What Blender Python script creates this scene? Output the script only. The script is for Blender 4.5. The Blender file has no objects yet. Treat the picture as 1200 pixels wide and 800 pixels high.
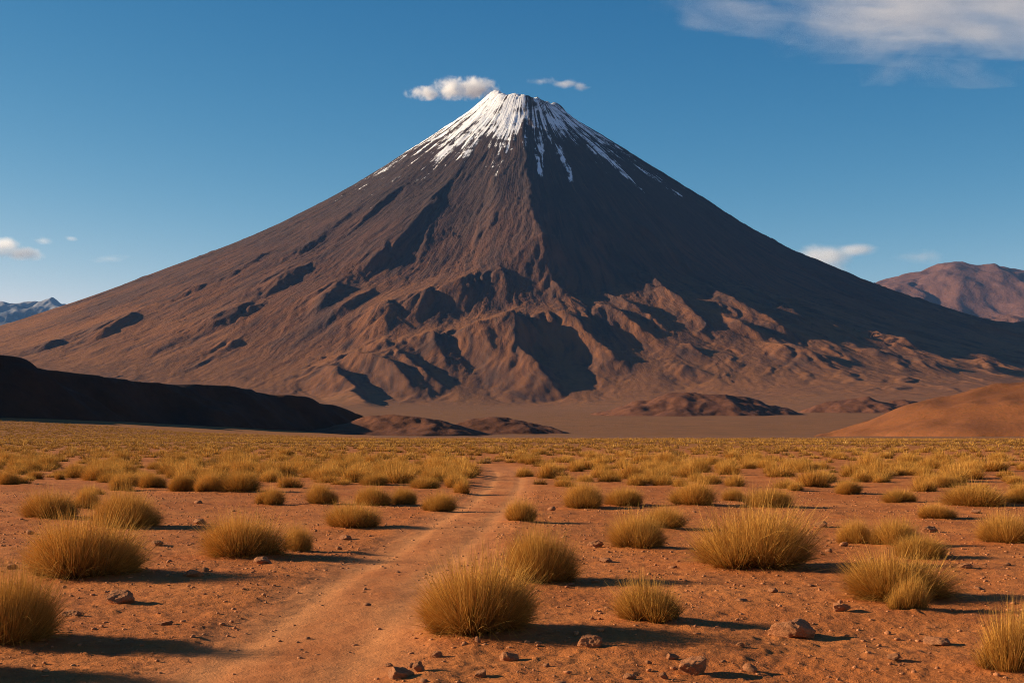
import bpy, math, random
import numpy as np
from mathutils import Vector, noise as mnoise

# ------------------------------------------------------------------ basics
F = 1666.7            # focal length in pixels of the 1200 px wide photograph (50 mm lens)
EYE = 1.8             # camera height
HOR = 508.0           # eye level line in the photograph
SUN_E = math.radians(17.0)
SUN_A = math.radians(9.0)        # how far behind "due left" the sun stands
SUN_V = np.array([-math.cos(SUN_E) * math.cos(SUN_A), math.cos(SUN_E) * math.sin(SUN_A), math.sin(SUN_E)])

scene = bpy.context.scene
COL = scene.collection


def tag(o, label=None, cat=None, group=None, kind=None):
    if label: o['label'] = label
    if cat: o['category'] = cat
    if group: o['group'] = group
    if kind: o['kind'] = kind
    return o


def link(name, me, mat=None):
    o = bpy.data.objects.new(name, me)
    COL.objects.link(o)
    if mat is not None and not me.materials:
        me.materials.append(mat)
    return o


def mesh_from(verts, faces, name='mesh', smooth=True):
    """verts (n,3) float array, faces (m,k) int array with k 3 or 4"""
    me = bpy.data.meshes.new(name)
    verts = np.ascontiguousarray(verts, dtype=np.float32)
    faces = np.ascontiguousarray(faces, dtype=np.int32)
    n, (m, k) = len(verts), faces.shape
    me.vertices.add(n)
    me.vertices.foreach_set('co', verts.ravel())
    me.loops.add(m * k)
    me.loops.foreach_set('vertex_index', faces.ravel())
    me.polygons.add(m)
    me.polygons.foreach_set('loop_start', np.arange(0, m * k, k, dtype=np.int32))
    me.polygons.foreach_set('loop_total', np.full(m, k, dtype=np.int32))
    me.update(calc_edges=True)
    me.validate()
    me.polygons.foreach_set('use_smooth', np.full(m, smooth, dtype=bool))
    return me


def grid_faces(r, c):
    i = np.arange(r * c).reshape(r, c)
    return np.stack([i[:-1, :-1], i[:-1, 1:], i[1:, 1:], i[1:, :-1]], -1).reshape(-1, 4)


def attr(me, name, vals):
    a = me.attributes.new(name, 'FLOAT', 'POINT')
    a.data.foreach_set('value', np.ascontiguousarray(vals, dtype=np.float32).ravel())


def attr_vec(me, name, vals):
    a = me.attributes.new(name, 'FLOAT_VECTOR', 'POINT')
    a.data.foreach_set('vector', np.ascontiguousarray(vals, dtype=np.float32).ravel())


# ------------------------------------------------------------------ numpy noise
def _hash(ix, iy, seed):
    h = (ix.astype(np.int64) * 374761393 + iy.astype(np.int64) * 668265263 + seed * 1274126177) & 0xFFFFFFFF
    h = ((h ^ (h >> 13)) * 1274126177) & 0xFFFFFFFF
    h = ((h ^ (h >> 16)) * 2246822519) & 0xFFFFFFFF
    return (h ^ (h >> 15)) & 0xFFFF


def pnoise(x, y, seed=0):
    x = np.asarray(x, dtype=np.float64); y = np.asarray(y, dtype=np.float64)
    ix = np.floor(x); iy = np.floor(y)
    fx = x - ix; fy = y - iy
    ix = ix.astype(np.int64); iy = iy.astype(np.int64)
    u = fx * fx * fx * (fx * (fx * 6 - 15) + 10)
    v = fy * fy * fy * (fy * (fy * 6 - 15) + 10)

    def g(dx, dy):
        a = _hash(ix + dx, iy + dy, seed) * (2 * math.pi / 65536.0)
        return np.cos(a) * (fx - dx) + np.sin(a) * (fy - dy)
    a = g(0, 0); b = g(1, 0); c = g(0, 1); d = g(1, 1)
    return ((a * (1 - u) + b * u) * (1 - v) + (c * (1 - u) + d * u) * v) * 1.5


def fbm(x, y, octs=4, seed=0, gain=0.5, lac=2.03):
    s = 0; a = 1.0; n = 0
    for k in range(octs):
        s = s + a * pnoise(x, y, seed + 17 * k)
        n += a; a *= gain; x = x * lac + 3.7; y = y * lac - 1.3
    return s / n


def ridged(x, y, octs=4, seed=0, gain=0.5, lac=2.03):
    s = 0; a = 1.0; n = 0
    for k in range(octs):
        s = s + a * (1 - 2 * np.abs(pnoise(x, y, seed + 31 * k)))
        n += a; a *= gain; x = x * lac + 1.9; y = y * lac + 5.1
    return s / n


def sm(x, a, b):
    t = np.clip((x - a) / (b - a), 0, 1)
    return t * t * (3 - 2 * t)


# ------------------------------------------------------------------ material helpers
class NT:
    def __init__(self, name):
        self.m = bpy.data.materials.new(name)
        self.m.use_nodes = True
        self.t = self.m.node_tree
        self.t.nodes.clear()
        self.out = self.t.nodes.new('ShaderNodeOutputMaterial')

    def n(self, typ, **kw):
        nd = self.t.nodes.new(typ)
        for k, v in kw.items():
            setattr(nd, k, v)
        return nd

    def l(self, a, b):
        self.t.links.new(a, b)

    def put(self, sock, v):
        if hasattr(v, 'is_output') or isinstance(v, bpy.types.NodeSocket):
            self.l(v, sock)
        else:
            if isinstance(v, (tuple, list)) and len(v) == 3 and sock.type == 'RGBA':
                v = (*v, 1)
            sock.default_value = v

    def math(self, op, a, b=None, c=None, clamp=False):
        nd = self.n('ShaderNodeMath', operation=op, use_clamp=clamp)
        self.put(nd.inputs[0], a)
        if b is not None: self.put(nd.inputs[1], b)
        if c is not None: self.put(nd.inputs[2], c)
        return nd.outputs[0]

    def vmath(self, op, a, b=None):
        nd = self.n('ShaderNodeVectorMath', operation=op)
        self.put(nd.inputs[0], a)
        if b is not None: self.put(nd.inputs[1], b)
        return nd.outputs['Value'] if op in ('LENGTH', 'DISTANCE', 'DOT_PRODUCT') else nd.outputs[0]

    def noise(self, vec, scale, detail=4, rough=0.55, dist=0.0):
        nd = self.n('ShaderNodeTexNoise')
        self.put(nd.inputs['Vector'], vec)
        nd.inputs['Scale'].default_value = scale
        nd.inputs['Detail'].default_value = detail
        nd.inputs['Roughness'].default_value = rough
        nd.inputs['Distortion'].default_value = dist
        return nd.outputs['Fac']

    def mix(self, f, a, b):
        nd = self.n('ShaderNodeMix', data_type='RGBA')
        self.put(nd.inputs[0], f); self.put(nd.inputs[6], a); self.put(nd.inputs[7], b)
        return nd.outputs[2]

    def ss(self, v, a, b, lo=0.0, hi=1.0):
        nd = self.n('ShaderNodeMapRange', interpolation_type='SMOOTHSTEP')
        self.put(nd.inputs[0], v)
        nd.inputs[1].default_value = a; nd.inputs[2].default_value = b
        nd.inputs[3].default_value = lo; nd.inputs[4].default_value = hi
        return nd.outputs[0]

    def attr(self, name, out='Fac'):
        nd = self.n('ShaderNodeAttribute', attribute_name=name)
        return nd.outputs[out]

    def pos(self):
        return self.n('ShaderNodeNewGeometry').outputs['Position']

    def scaled(self, vec, s):
        return self.vmath('MULTIPLY', vec, s)

    def diffuse(self, col, rough=0.95, normal=None, spec=0.15):
        p = self.n('ShaderNodeBsdfPrincipled')
        self.put(p.inputs['Base Color'], col)
        self.put(p.inputs['Roughness'], rough)
        p.inputs['Specular IOR Level'].default_value = spec
        if normal is not None: self.l(normal, p.inputs['Normal'])
        return p.outputs[0]

    def bump(self, h, dist, strength=1.0, normal=None):
        b = self.n('ShaderNodeBump')
        b.inputs['Strength'].default_value = strength
        b.inputs['Distance'].default_value = dist
        self.l(h, b.inputs['Height'])
        if normal is not None: self.l(normal, b.inputs['Normal'])
        return b.outputs[0]

    def done(self, shader):
        self.l(shader, self.out.inputs['Surface'])
        return self.m


# ------------------------------------------------------------------ the lie of the land
VX, VY = 76.0, 7400.0        # summit of the volcano
PL = np.array([[0, 1660], [90, 1690], [170, 1745], [343, 1640], [655, 1426], [967, 1225], [1412, 990], [1858, 806], [2326, 618], [2750, 478],
               [3500, 350], [5000, 230], [8000, 40], [12000, -60]], float)
PR = np.array([[0, 1660], [90, 1690], [140, 1716], [240, 1652], [370, 1566], [593, 1422], [815, 1280], [1261, 1002], [1707, 798], [2070, 672], [2430, 566], [2700, 545],
               [3300, 430], [5000, 220], [8000, 40], [12000, -60]], float)
PF = np.array([[0, 1650], [90, 1690], [165, 1715], [330, 1545], [600, 1262], [1000, 952], [1500, 640], [2100, 350], [2400, 215], [2800, 92], [3300, 70],
               [4800, 36], [5900, 8], [6500, -3], [12000, -60]], float)
PB = np.array([[0, 1660], [90, 1690], [165, 1730], [370, 1570], [800, 1270], [1261, 985], [1707, 770], [2700, 420], [4000, 200], [8000, 20], [12000, -60]], float)


PD = np.array([[0, 1655], [90, 1690], [140, 1714], [240, 1640], [350, 1540], [593, 1340], [1000, 985], [1400, 660], [1800, 490], [2400, 300], [3000, 160], [3800, 75], [4800, 40], [5900, 12],
               [6500, 0], [12000, -60]], float)


def pchip(tab, r):
    """monotone cubic interpolation"""
    x, y = tab[:, 0], tab[:, 1]
    h = np.diff(x); d = np.diff(y) / h
    m = np.zeros_like(x)
    for i in range(1, len(x) - 1):
        if d[i - 1] * d[i] > 0:
            w1 = 2 * h[i] + h[i - 1]; w2 = h[i] + 2 * h[i - 1]
            m[i] = (w1 + w2) / (w1 / d[i - 1] + w2 / d[i])
    m[0] = d[0]; m[-1] = d[-1]
    r = np.clip(r, x[0], x[-1])
    i = np.clip(np.searchsorted(x, r, side='right') - 1, 0, len(x) - 2)
    t = (r - x[i]) / h[i]
    return ((1 + 2 * t) * (1 - t) ** 2 * y[i] + t * (1 - t) ** 2 * h[i] * m[i] + t * t * (3 - 2 * t) * y[i + 1] + t * t * (t - 1) * h[i] * m[i + 1])


def cone(X, Y):
    dx = X - VX; dy = Y - VY
    r = np.hypot(dx, dy) + 1e-6
    cx, cy = dx / r, dy / r
    z = (np.maximum(-cx, 0) ** 2 * pchip(PL, r) + np.maximum(cx, 0) ** 2 * pchip(PR, r)
         + np.maximum(-cy, 0) ** 2 * pchip(PF, r) + np.maximum(cy, 0) ** 2 * pchip(PB, r))
    # the right shoulder: steep above, then a long gentle apron
    d = (2 * np.maximum(cx, 0) * np.maximum(-cy, 0)) ** 1.5
    return z + 0.95 * d * (pchip(PD, r) - z)


def onto(px, py, hf, y0=1200.0, y1=8200.0):
    """where the line of sight through photo pixel (px, py) meets the land"""
    Y = np.linspace(y0, y1, 3500)
    X = (px - 600) / F * Y
    Z = EYE - (py - HOR) / F * Y
    hit = np.nonzero(hf(X, Y) >= Z)[0]
    i = hit[0] if len(hit) else len(Y) - 1
    return X[i], Y[i]


# crest lines of lava flows, spurs and levees: photo pixels, height (m), width on the sunny side, width on the shaded side
RIDGES = [
    # the great spur that faces the plain
    ([(618, 150), (612, 180), (617, 230), (626, 280), (640, 312), (652, 330)], [20, 70, 105, 130, 130, 40], 420, 190),
    # spurs right of it, lit on their left flanks
    ([(668, 240), (674, 262), (686, 292), (700, 318), (712, 340)], [0, 50, 70, 60, 0], 150, 110),
    ([(733, 252), (760, 278), (790, 306), (815, 325)], [0, 36, 40, 0], 100, 80),
    # gullies with dark right flanks on the left slope
    ([(524, 222), (503, 252), (475, 285), (445, 312), (412, 334)], [0, 34, 60, 60, 0], 340, 74),
    ([(408, 330), (395, 345), (380, 362), (355, 382)], [0, 44, 44, 0], 200, 75),
    ([(378, 310), (355, 322), (330, 338), (305, 352)], [0, 36, 40, 0], 220, 65),
    ([(318, 355), (290, 368), (255, 385), (225, 398)], [0, 30, 32, 0], 180, 65),
    ([(165, 366), (150, 380), (120, 396), (95, 405)], [0, 36, 34, 0], 180, 60),
    ([(85, 402), (60, 410), (30, 418)], [0, 30, 0], 150, 60),
    ([(540, 215), (527, 245), (517, 285), (507, 320)], [0, 20, 22, 0], 140, 70),
    ([(590, 200), (583, 240), (578, 285), (572, 320)], [0, 22, 26, 0], 120, 65),
    ([(300, 395), (270, 408), (230, 416)], [0, 26, 0], 150, 60),
    ([(455, 335), (430, 352), (400, 372), (370, 392)], [0, 34, 36, 0], 170, 70),
    ([(250, 330), (225, 345), (195, 358)], [0, 20, 0], 150, 60),
    # lava levee: bright top, brown face cut by shaded hollows
    ([(662, 318), (640, 325), (600, 337), (560, 347), (520, 358), (480, 370), (430, 388), (385, 402)], [0, 30, 60, 75, 75, 66, 45, 0], 260, 260),
    ([(556, 349), (548, 362), (545, 380)], [18, 24, 0], 130, 50),
    ([(500, 364), (492, 380), (488, 398)], [14, 20, 0], 130, 50),
    ([(455, 378), (452, 392), (455, 408)], [24, 30, 0], 110, 50),
    ([(642, 328), (652, 350), (670, 372), (702, 388)], [12, 26, 24, 0], 150, 65),
    ([(590, 346), (594, 366), (606, 386)], [16, 24, 0], 120, 55),
    # lower bench with its spurs
    ([(740, 396), (690, 388), (640, 389), (598, 399), (550, 410), (500, 414), (440, 422), (385, 434)], [0, 44, 64, 72, 66, 56, 44, 0], 250, 250),
    ([(604, 402), (602, 418), (618, 440), (642, 459), (662, 470)], [40, 64, 70, 50, 0], 220, 85),
    ([(668, 392), (694, 410), (716, 428), (742, 440)], [24, 44, 36, 0], 100, 70),
    ([(510, 416), (520, 436), (536, 458)], [24, 34, 0], 130, 60),
    ([(398, 430), (435, 438), (470, 454), (496, 470)], [26, 58, 46, 0], 150, 70),
    ([(462, 424), (478, 440), (505, 455), (540, 468)], [18, 46, 38, 0], 130, 65),
    ([(366, 438), (390, 450), (415, 466), (432, 478)], [18, 50, 40, 0], 130, 70),
    ([(560, 408), (572, 428), (590, 450)], [14, 20, 0], 90, 50),
    ([(556, 178), (538, 205), (520, 232), (508, 262), (496, 300), (484, 335)], [0, 16, 24, 26, 24, 0], 130, 50),
    ([(505, 190), (470, 222), (430, 258), (390, 290)], [0, 20, 26, 0], 170, 50),
    ([(440, 232), (395, 268), (350, 298), (310, 318)], [0, 22, 26, 0], 180, 50),
    ([(340, 285), (300, 310), (255, 332)], [0, 20, 0], 160, 50),
    # right hand flows
    ([(700, 345), (728, 362), (765, 385), (800, 404)], [0, 38, 38, 0], 130, 55),
    ([(745, 318), (765, 338), (795, 364), (822, 385), (850, 405)], [0, 38, 46, 38, 0], 160, 55),
    ([(800, 325), (828, 345), (862, 367), (910, 392), (950, 410)], [0, 41, 49, 41, 0], 170, 60),
    ([(850, 338), (885, 352), (925, 374), (970, 396)], [0, 35, 41, 0], 150, 55),
    ([(895, 352), (935, 363), (968, 380), (992, 394)], [0, 35, 35, 0], 150, 55),
    ([(880, 402), (930, 419), (970, 430), (1000, 440)], [0, 35, 35, 0], 140, 50),
    ([(1000, 394), (1030, 400), (1060, 409), (1075, 416)], [0, 38, 41, 0], 150, 50),
    ([(1010, 412), (1045, 421), (1080, 430)], [0, 29, 0], 120, 45),
    ([(1060, 424), (1090, 431), (1120, 440)], [0, 29, 0], 120, 45),
    ([(1130, 424), (1150, 432), (1175, 442)], [0, 32, 0], 120, 45),
    ([(770, 402), (810, 415), (850, 430)], [0, 32, 0], 120, 50),
    ([(690, 358), (714, 376), (748, 396), (782, 412)], [0, 38, 38, 0], 120, 55),
    ([(640, 345), (668, 360), (700, 380)], [0, 26, 0], 100, 50),
    ([(830, 372), (868, 392), (905, 408)], [0, 32, 0], 130, 50),
    ([(760, 432), (800, 438), (850, 447)], [0, 20, 0], 120, 50),
]


def add_ridge(Z, X, Y, pts, amps, wsun, wsh):
    """raise a crest along a polyline given in world coordinates"""
    P = np.array(pts); A = np.array(amps, float)
    m = max(wsun, wsh)
    box = (X > P[:, 0].min() - m) & (X < P[:, 0].max() + m) & (Y > P[:, 1].min() - m) & (Y < P[:, 1].max() + m)
    if not box.any(): return
    x = X[box]; y = Y[box]
    best = np.full(x.shape, 1e9); amp = np.zeros_like(x); side = np.zeros_like(x)
    for i in range(len(P) - 1):
        ax, ay = P[i]; d = P[i + 1] - P[i]
        L2 = d @ d
        t = np.clip(((x - ax) * d[0] + (y - ay) * d[1]) / L2, 0, 1)
        qx = x - ax - t * d[0]; qy = y - ay - t * d[1]
        dist = np.hypot(qx, qy)
        k = dist < best
        nrm = np.array([-d[1], d[0]]) / math.sqrt(L2)
        sgn = 1.0 if nrm @ SUN_V[:2] > 0 else -1.0
        best = np.where(k, dist, best)
        amp = np.where(k, A[i] * (1 - t) + A[i + 1] * t, amp)
        side = np.where(k, sgn * np.sign(qx * nrm[0] + qy * nrm[1]), side)
    w = np.where(side > 0, wsun, wsh)
    u = np.sqrt((best / w) ** 2 + 0.0025)
    g = np.clip(1 - u, 0, 1) ** 1.25
    Z[box] += amp * g


RW = [([onto(px, py, cone) for px, py in pts], amps, ws, wd) for pts, amps, ws, wd in RIDGES]


def volcano_height(X, Y):
    dx = X - VX; dy = Y - VY
    r = np.hypot(dx, dy) + 1e-6
    th = np.arctan2(dx, -dy)
    Z = cone(X, Y)
    # crooked lines instead of straight ones
    wx = X + 26 * fbm(X / 210, Y / 210, 3, 5) + 9 * fbm(X / 55, Y / 55, 2, 15)
    wy = Y + 26 * fbm(X / 210, Y / 210, 3, 8) + 9 * fbm(X / 55, Y / 55, 2, 18)
    for pts, amps, ws, wd in RW:
        add_ridge(Z, wx, wy, pts, amps, ws, wd)
    # gullies that run down the slope
    t2 = th + 0.05 * fbm(X / 260, Y / 260, 3, 21)
    body = sm(r, 120, 700) * (1 - sm(Z, 140, 60) * 0) * sm(Z, 55, 260)
    Z = Z + body * 5 * ridged(t2 * 5.5, r / 1500, 3, 41)
    Z = Z + body * 5.5 * ridged(t2 * 16, r / 900, 3, 43) * sm(r, 200, 900)
    Z = Z + sm(Z, 60, 200) * 4.0 * ridged(t2 * 34, r / 260, 3, 47) * sm(r, 80, 400)
    Z = Z + sm(Z, 40, 160) * 3.5 * fbm(X / 240, Y / 240, 4, 51) * sm(r, 300, 1500)
    Z = Z + 1.7 * sm(Z, 30, 160) * fbm(X / 40, Y / 40, 4, 57)
    # flow after flow lapping over one another: gentle windward backs, steep lee edges
    for fr, am, sd, ln in ((7.0, 15.0, 131, 900), (15.0, 11.0, 137, 520), (29.0, 5.0, 139, 300)):
        q = t2 * fr + 1.1 * fbm(t2 * fr * 0.45, r / ln, 3, sd)
        f = q - np.floor(q)
        saw = np.where(f < 0.78, f / 0.78, (1 - f) / 0.22)
        saw = saw * saw * (3 - 2 * saw)
        on = sm(fbm(t2 * fr * 0.8, r / (ln * 1.2), 3, sd + 3), -0.12, 0.30)
        Z = Z + am * saw * on * sm(r, 700, 1500) * sm(Z, 60, 260) * (0.35 + 0.65 * sm(th, 0.05, 0.35))
    Z = Z + 1.2 * fbm(X / 90, Y / 140, 4, 61)
    # ragged crater rim
    Z = Z + 34 * np.exp(-((r - 165) / 75) ** 2) * fbm(th * 2.6, r / 120, 4, 71, 0.6) - 12 * sm(dx, 0, 160) * (1 - sm(r, 250, 400))
    Z = Z - 9 * np.exp(-(((X - (VX - 105)) / 34) ** 2 + ((Y - VY) / 400) ** 2)) * (1 - sm(r, 190, 260))
    Z = Z + 34 * np.exp(-(((X - (VX - 160)) / 55) ** 2 + ((Y - VY) / 90) ** 2))
    return Z, r, th


def blur3(a):
    p = np.pad(a, 1, mode='edge')
    h = p[:, :-2] + 2 * p[:, 1:-1] + p[:, 2:]
    return (h[:-2] + 2 * h[1:-1] + h[2:]) / 16.0


def erode(Z, cellsize, batches, drops, steps, seed):
    """rain on a height field (row, column): running water cuts gullies and drops its load where the slope eases"""
    g = np.random.default_rng(seed)
    H = (Z / cellsize).copy()
    ny, nx = H.shape
    for b in range(batches):
        px = g.uniform(1, nx - 3, drops); py = g.uniform(1, ny - 3, drops)
        # most rain falls on the upper slopes
        keep = H[py.astype(int), px.astype(int)] * cellsize > g.uniform(60, 700, drops)
        px, py = px[keep], py[keep]
        n = len(px)
        dx = np.zeros(n); dy = np.zeros(n); sp = np.ones(n); wat = np.ones(n); sed = np.zeros(n)
        for k in range(steps):
            ix = px.astype(int); iy = py.astype(int); fx = px - ix; fy = py - iy
            i0 = iy * nx + ix
            Hf = H.ravel()
            a, b_, c, d = Hf[i0], Hf[i0 + 1], Hf[i0 + nx], Hf[i0 + nx + 1]
            gx = (b_ - a) * (1 - fy) + (d - c) * fy
            gy = (c - a) * (1 - fx) + (d - b_) * fx
            h0 = a * (1 - fx) * (1 - fy) + b_ * fx * (1 - fy) + c * (1 - fx) * fy + d * fx * fy
            dx = dx * 0.12 - gx * 0.88; dy = dy * 0.12 - gy * 0.88
            L = np.hypot(dx, dy) + 1e-9
            dx = dx / L; dy = dy / L
            qx = np.clip(px + dx, 1, nx - 3); qy = np.clip(py + dy, 1, ny - 3)
            jx = qx.astype(int); jy = qy.astype(int); ex = qx - jx; ey = qy - jy
            j0 = jy * nx + jx
            h1 = Hf[j0] * (1 - ex) * (1 - ey) + Hf[j0 + 1] * ex * (1 - ey) + Hf[j0 + nx] * (1 - ex) * ey + Hf[j0 + nx + 1] * ex * ey
            dh = h1 - h0
            cap = np.maximum(-dh, 0.008) * sp * wat * 3.2
            up = dh > 0
            dep = np.where(up, np.minimum(dh, sed), np.where(sed > cap, (sed - cap) * 0.25, -np.minimum((cap - sed) * 0.22, np.maximum(-dh, 0))))
            sed = sed - dep
            wts = np.concatenate([dep * (1 - fx) * (1 - fy), dep * fx * (1 - fy), dep * (1 - fx) * fy, dep * fx * fy])
            idx = np.concatenate([i0, i0 + 1, i0 + nx, i0 + nx + 1])
            D = np.bincount(idx, wts, ny * nx).reshape(ny, nx)
            H += np.clip(0.6 * blur3(D) + 0.4 * D, -0.012, 0.012)
            sp = np.sqrt(np.maximum(sp * sp - dh * 2.0, 0.05)); sp = np.minimum(sp, 3.0)
            wat = wat * 0.985
            px, py = qx, qy
    return H * cellsize


TRACK = np.array([[-6, -2.25], [0, -2.1], [6, -1.9], [10.3, -1.75], [15.6, -1.62], [26.8, -1.05], [41.7, -0.45], [60, -0.15], [80, -0.9], [111, -2.6], [150, -5.2]], float)


def track_x(Y):
    return pchip(TRACK, Y)


MOUNDS = []       # filled in below: (x, y, radius, height) under the large tufts


def swell(X, Y):
    return (11.5 * sm(Y, 150, 850) * sm(-X, 70, 320) + 0.5 * sm(Y, 60, 300) * fbm(X / 60, Y / 60, 2, 3)
            - 14.0 * sm(Y, 1200, 2200))


def track_mask(X, Y):
    d = np.abs(X - track_x(Y) + 0.12 * fbm(X / 1.3, Y / 2.6, 3, 77))
    return (1 - sm(d, 0.62, 1.25)) * (1 - sm(Y, 64, 92))


def ground_height(X, Y, mounds=True):
    X = np.asarray(X, float); Y = np.asarray(Y, float)
    near = 1 - sm(Y, 60, 160)
    tm = track_mask(X, Y)
    rough = 1 - 0.5 * tm
    Z = swell(X, Y) + 0.13 * fbm(X / 9.0, Y / 9.0, 3, 101)
    Z = Z + near * rough * (0.05 * fbm(X / 1.7, Y / 1.7, 4, 103) + 0.018 * np.maximum(ridged(X / 0.6, Y / 0.5, 4, 107), 0) + 0.017 * fbm(X / 0.15, Y / 0.13, 3, 109, 0.65) + 0.010 * sm(pnoise(X / 0.12, Y / 0.10, 111), 0.4, 0.7))
    Z = Z - 0.03 * tm
    # wheel ruts, each with a low shoulder
    dx = X - track_x(Y) + 0.05 * fbm(X / 0.9, Y / 1.9, 2, 113)
    rut = np.exp(-((np.abs(dx) - 0.5) / 0.16) ** 2)
    Z = Z - 0.012 * rut * (1 - sm(Y, 60, 100))
    Z = Z + 0.025 * np.exp(-((np.abs(dx) - 1.15) / 0.25) ** 2) * (1 - sm(Y, 60, 100)) * (0.4 + fbm(X / 0.8, Y / 1.2, 2, 117))
    if mounds:
        for mx, my, mr, mh in MOUNDS:
            d2 = ((X - mx) ** 2 + (Y - my) ** 2) / (mr * mr)
            k = d2 < 6
            if k.any():
                Z = Z + np.where(k, mh * np.exp(-d2 * 1.4), 0)
    return Z


def spot(px, py):
    """flat-ground point under a photo pixel (py below eye level)"""
    Y = EYE * F / (py - HOR)
    return (px - 600) / F * Y, Y


# ------------------------------------------------------------------ an unseen tuft added for its shadow, then grass tufts read off the photograph
# centre x, bottom y, width, height in photo pixels, label
TUFTS = [
    (-96, 806, 150, 118, 'unseen grass tuft added outside the left edge to shade the bottom left corner'),  # out of view, added so that its shadow falls into the corner
    (8, 764, 118, 100, 'large shaded grass tuft cut off by the left edge of the picture in the front'),
    (97, 683, 142, 84, 'largest grass tuft on the left, broad brown dome throwing a long shadow over bare soil'),
    (148, 620, 78, 52, 'bushy grass tuft directly behind the broad brown dome on the left'),
    (56, 610, 60, 40, 'mid-sized grass tuft at the far left, behind and left of the broad brown dome'),
    (101, 598, 40, 27, 'small grass tuft squeezed between two bushier ones at the far left'),
    (284, 655, 100, 60, 'wide golden grass tuft left of the track with a tiny tuft touching its right'),
    (350, 647, 34, 35, 'tiny grass tuft touching the right side of the wide golden tuft left of the track'),
    (377, 592, 41, 28, 'compact round grass tuft standing alone on bare soil left of the track'),
    (411, 622, 66, 33, 'low spreading grass tuft with stones at its foot left of the track'),
    (316, 592, 33, 24, 'small dark grass tuft just right of a row of four rounded tufts'),
    (280, 580, 47, 29, 'right-hand and broadest tuft of the row of four rounded tufts on the left'),
    (244, 580, 33, 25, 'third tuft of the row of four rounded tufts on the left, against the broadest'),
    (214, 578, 33, 26, 'second tuft of the row of four rounded tufts on the left'),
    (180, 574, 33, 22, 'first and leftmost tuft of the row of four rounded tufts on the left'),
    (150, 571, 38, 20, 'low pale grass tuft above the bushy tuft on the left'),
    (118, 565, 44, 25, 'ragged grass tuft at the front edge of the crowded field on the far left'),
    (10, 572, 28, 21, 'small grass tuft at the left edge of the picture where the crowded field starts'),
    (557, 752, 146, 98, 'largest tuft in the centre foreground, a dense dome beside the track'),
    (633, 686, 92, 71, 'rounded grass tuft right behind the dense dome in the centre foreground'),
    (612, 615, 42, 33, 'upright grass tuft standing alone at the right edge of the track'),
    (764, 735, 80, 56, 'spiky pale grass tuft alone in the foreground between the dense dome and a boulder'),
    (750, 642, 70, 47, 'bushy grass tuft with a reddish stone lying at its left'),
    (779, 620, 46, 28, 'smaller grass tuft tucked behind the bushy one beside the reddish stone'),
    (684, 599, 53, 34, 'leaning grass tuft right of the track with darker tuft at its right'),
    (732, 596, 46, 25, 'low dark grass tuft right of the leaning tuft beyond the track'),
    (513, 602, 41, 26, 'grass tuft at the left edge of the track whose shadow crosses it'),
    (437, 595, 42, 28, 'left tuft of a touching pair on the left side of the track'),
    (470, 594, 32, 26, 'right tuft of a touching pair on the left side of the track'),
    (543, 580, 25, 21, 'narrow dark grass tuft at the left edge of the track near its far end'),
    (534, 561, 38, 18, 'wide low tuft where the track disappears, on its left side'),
    (615, 560, 27, 17, 'small tuft where the track disappears, on its right side'),
    (437, 571, 33, 18, 'low grass tuft a short way behind the touching pair left of the track'),
    (497, 574, 37, 17, 'flat pale grass tuft between the touching pair and the narrow dark tuft'),
    (876, 668, 140, 80, 'largest grass tuft on the right, tall shaggy dome with pale stalks in front'),
    (1002, 637, 42, 36, 'left tuft of a joined pair behind the largest right-hand tufts'),
    (1044, 640, 56, 41, 'right and broader tuft of a joined pair on the right'),
    (1076, 656, 72, 32, 'low wide grass tuft directly behind the double clump on the right'),
    (1050, 706, 124, 64, 'broad main tuft of the double clump on the right'),
    (1062, 720, 54, 46, 'small spiky tuft growing in front of the broad double clump on the right'),
    (1182, 784, 104, 82, 'bright spiky grass tuft in the bottom right corner of the picture'),
    (1178, 638, 66, 40, 'thick grass tuft at the right edge of the picture, upper of two'),
    (1098, 612, 46, 21, 'low straggly tuft in front of the long hedge-like tuft on the right'),
    (1141, 596, 76, 31, 'long hedge-like grass tuft near the right edge'),
    (1056, 592, 40, 20, 'pale straggly grass tuft left of the long hedge-like tuft'),
    (995, 581, 31, 21, 'compact dark grass tuft alone on bare soil right of centre'),
    (901, 598, 57, 27, 'wide dark-sided grass tuft just behind the largest one on the right'),
    (860, 588, 27, 17, 'little pale tuft between two wide ones behind the tall shaggy dome'),
    (812, 596, 58, 33, 'wide grass tuft behind and left of the tall shaggy dome'),
    (932, 578, 24, 14, 'tiny grass tuft on bare soil between the wide dark-sided tuft and the compact dark one'),
    (1193, 594, 38, 27, 'grass tuft at the right edge of the picture beside the long hedge-like tuft'),
    (1102, 573, 35, 19, 'small round grass tuft behind the long hedge-like tuft'),
    (1033, 566, 27, 16, 'small upright tuft in the field right of the compact dark tuft'),
    (962, 566, 40, 15, 'left-leaning low pair-like tuft behind the compact dark tuft'),
]

rng = np.random.default_rng(11)
TW = []           # x, y, width, height in metres
for cx, by, w, h, lab in TUFTS:
    x, Y = spot(cx, by - 2)
    wm = w / F * Y
    Yc = Y + 0.22 * wm
    TW.append(((cx - 600) / F * Yc, Yc, w / F * Yc, h / F * Yc * 0.93, lab))
for x, y, w, h, lab in TW:
    if y < 48:
        MOUNDS.append((x, y, 0.62 * w, 0.04 * h + 0.015))


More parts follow.
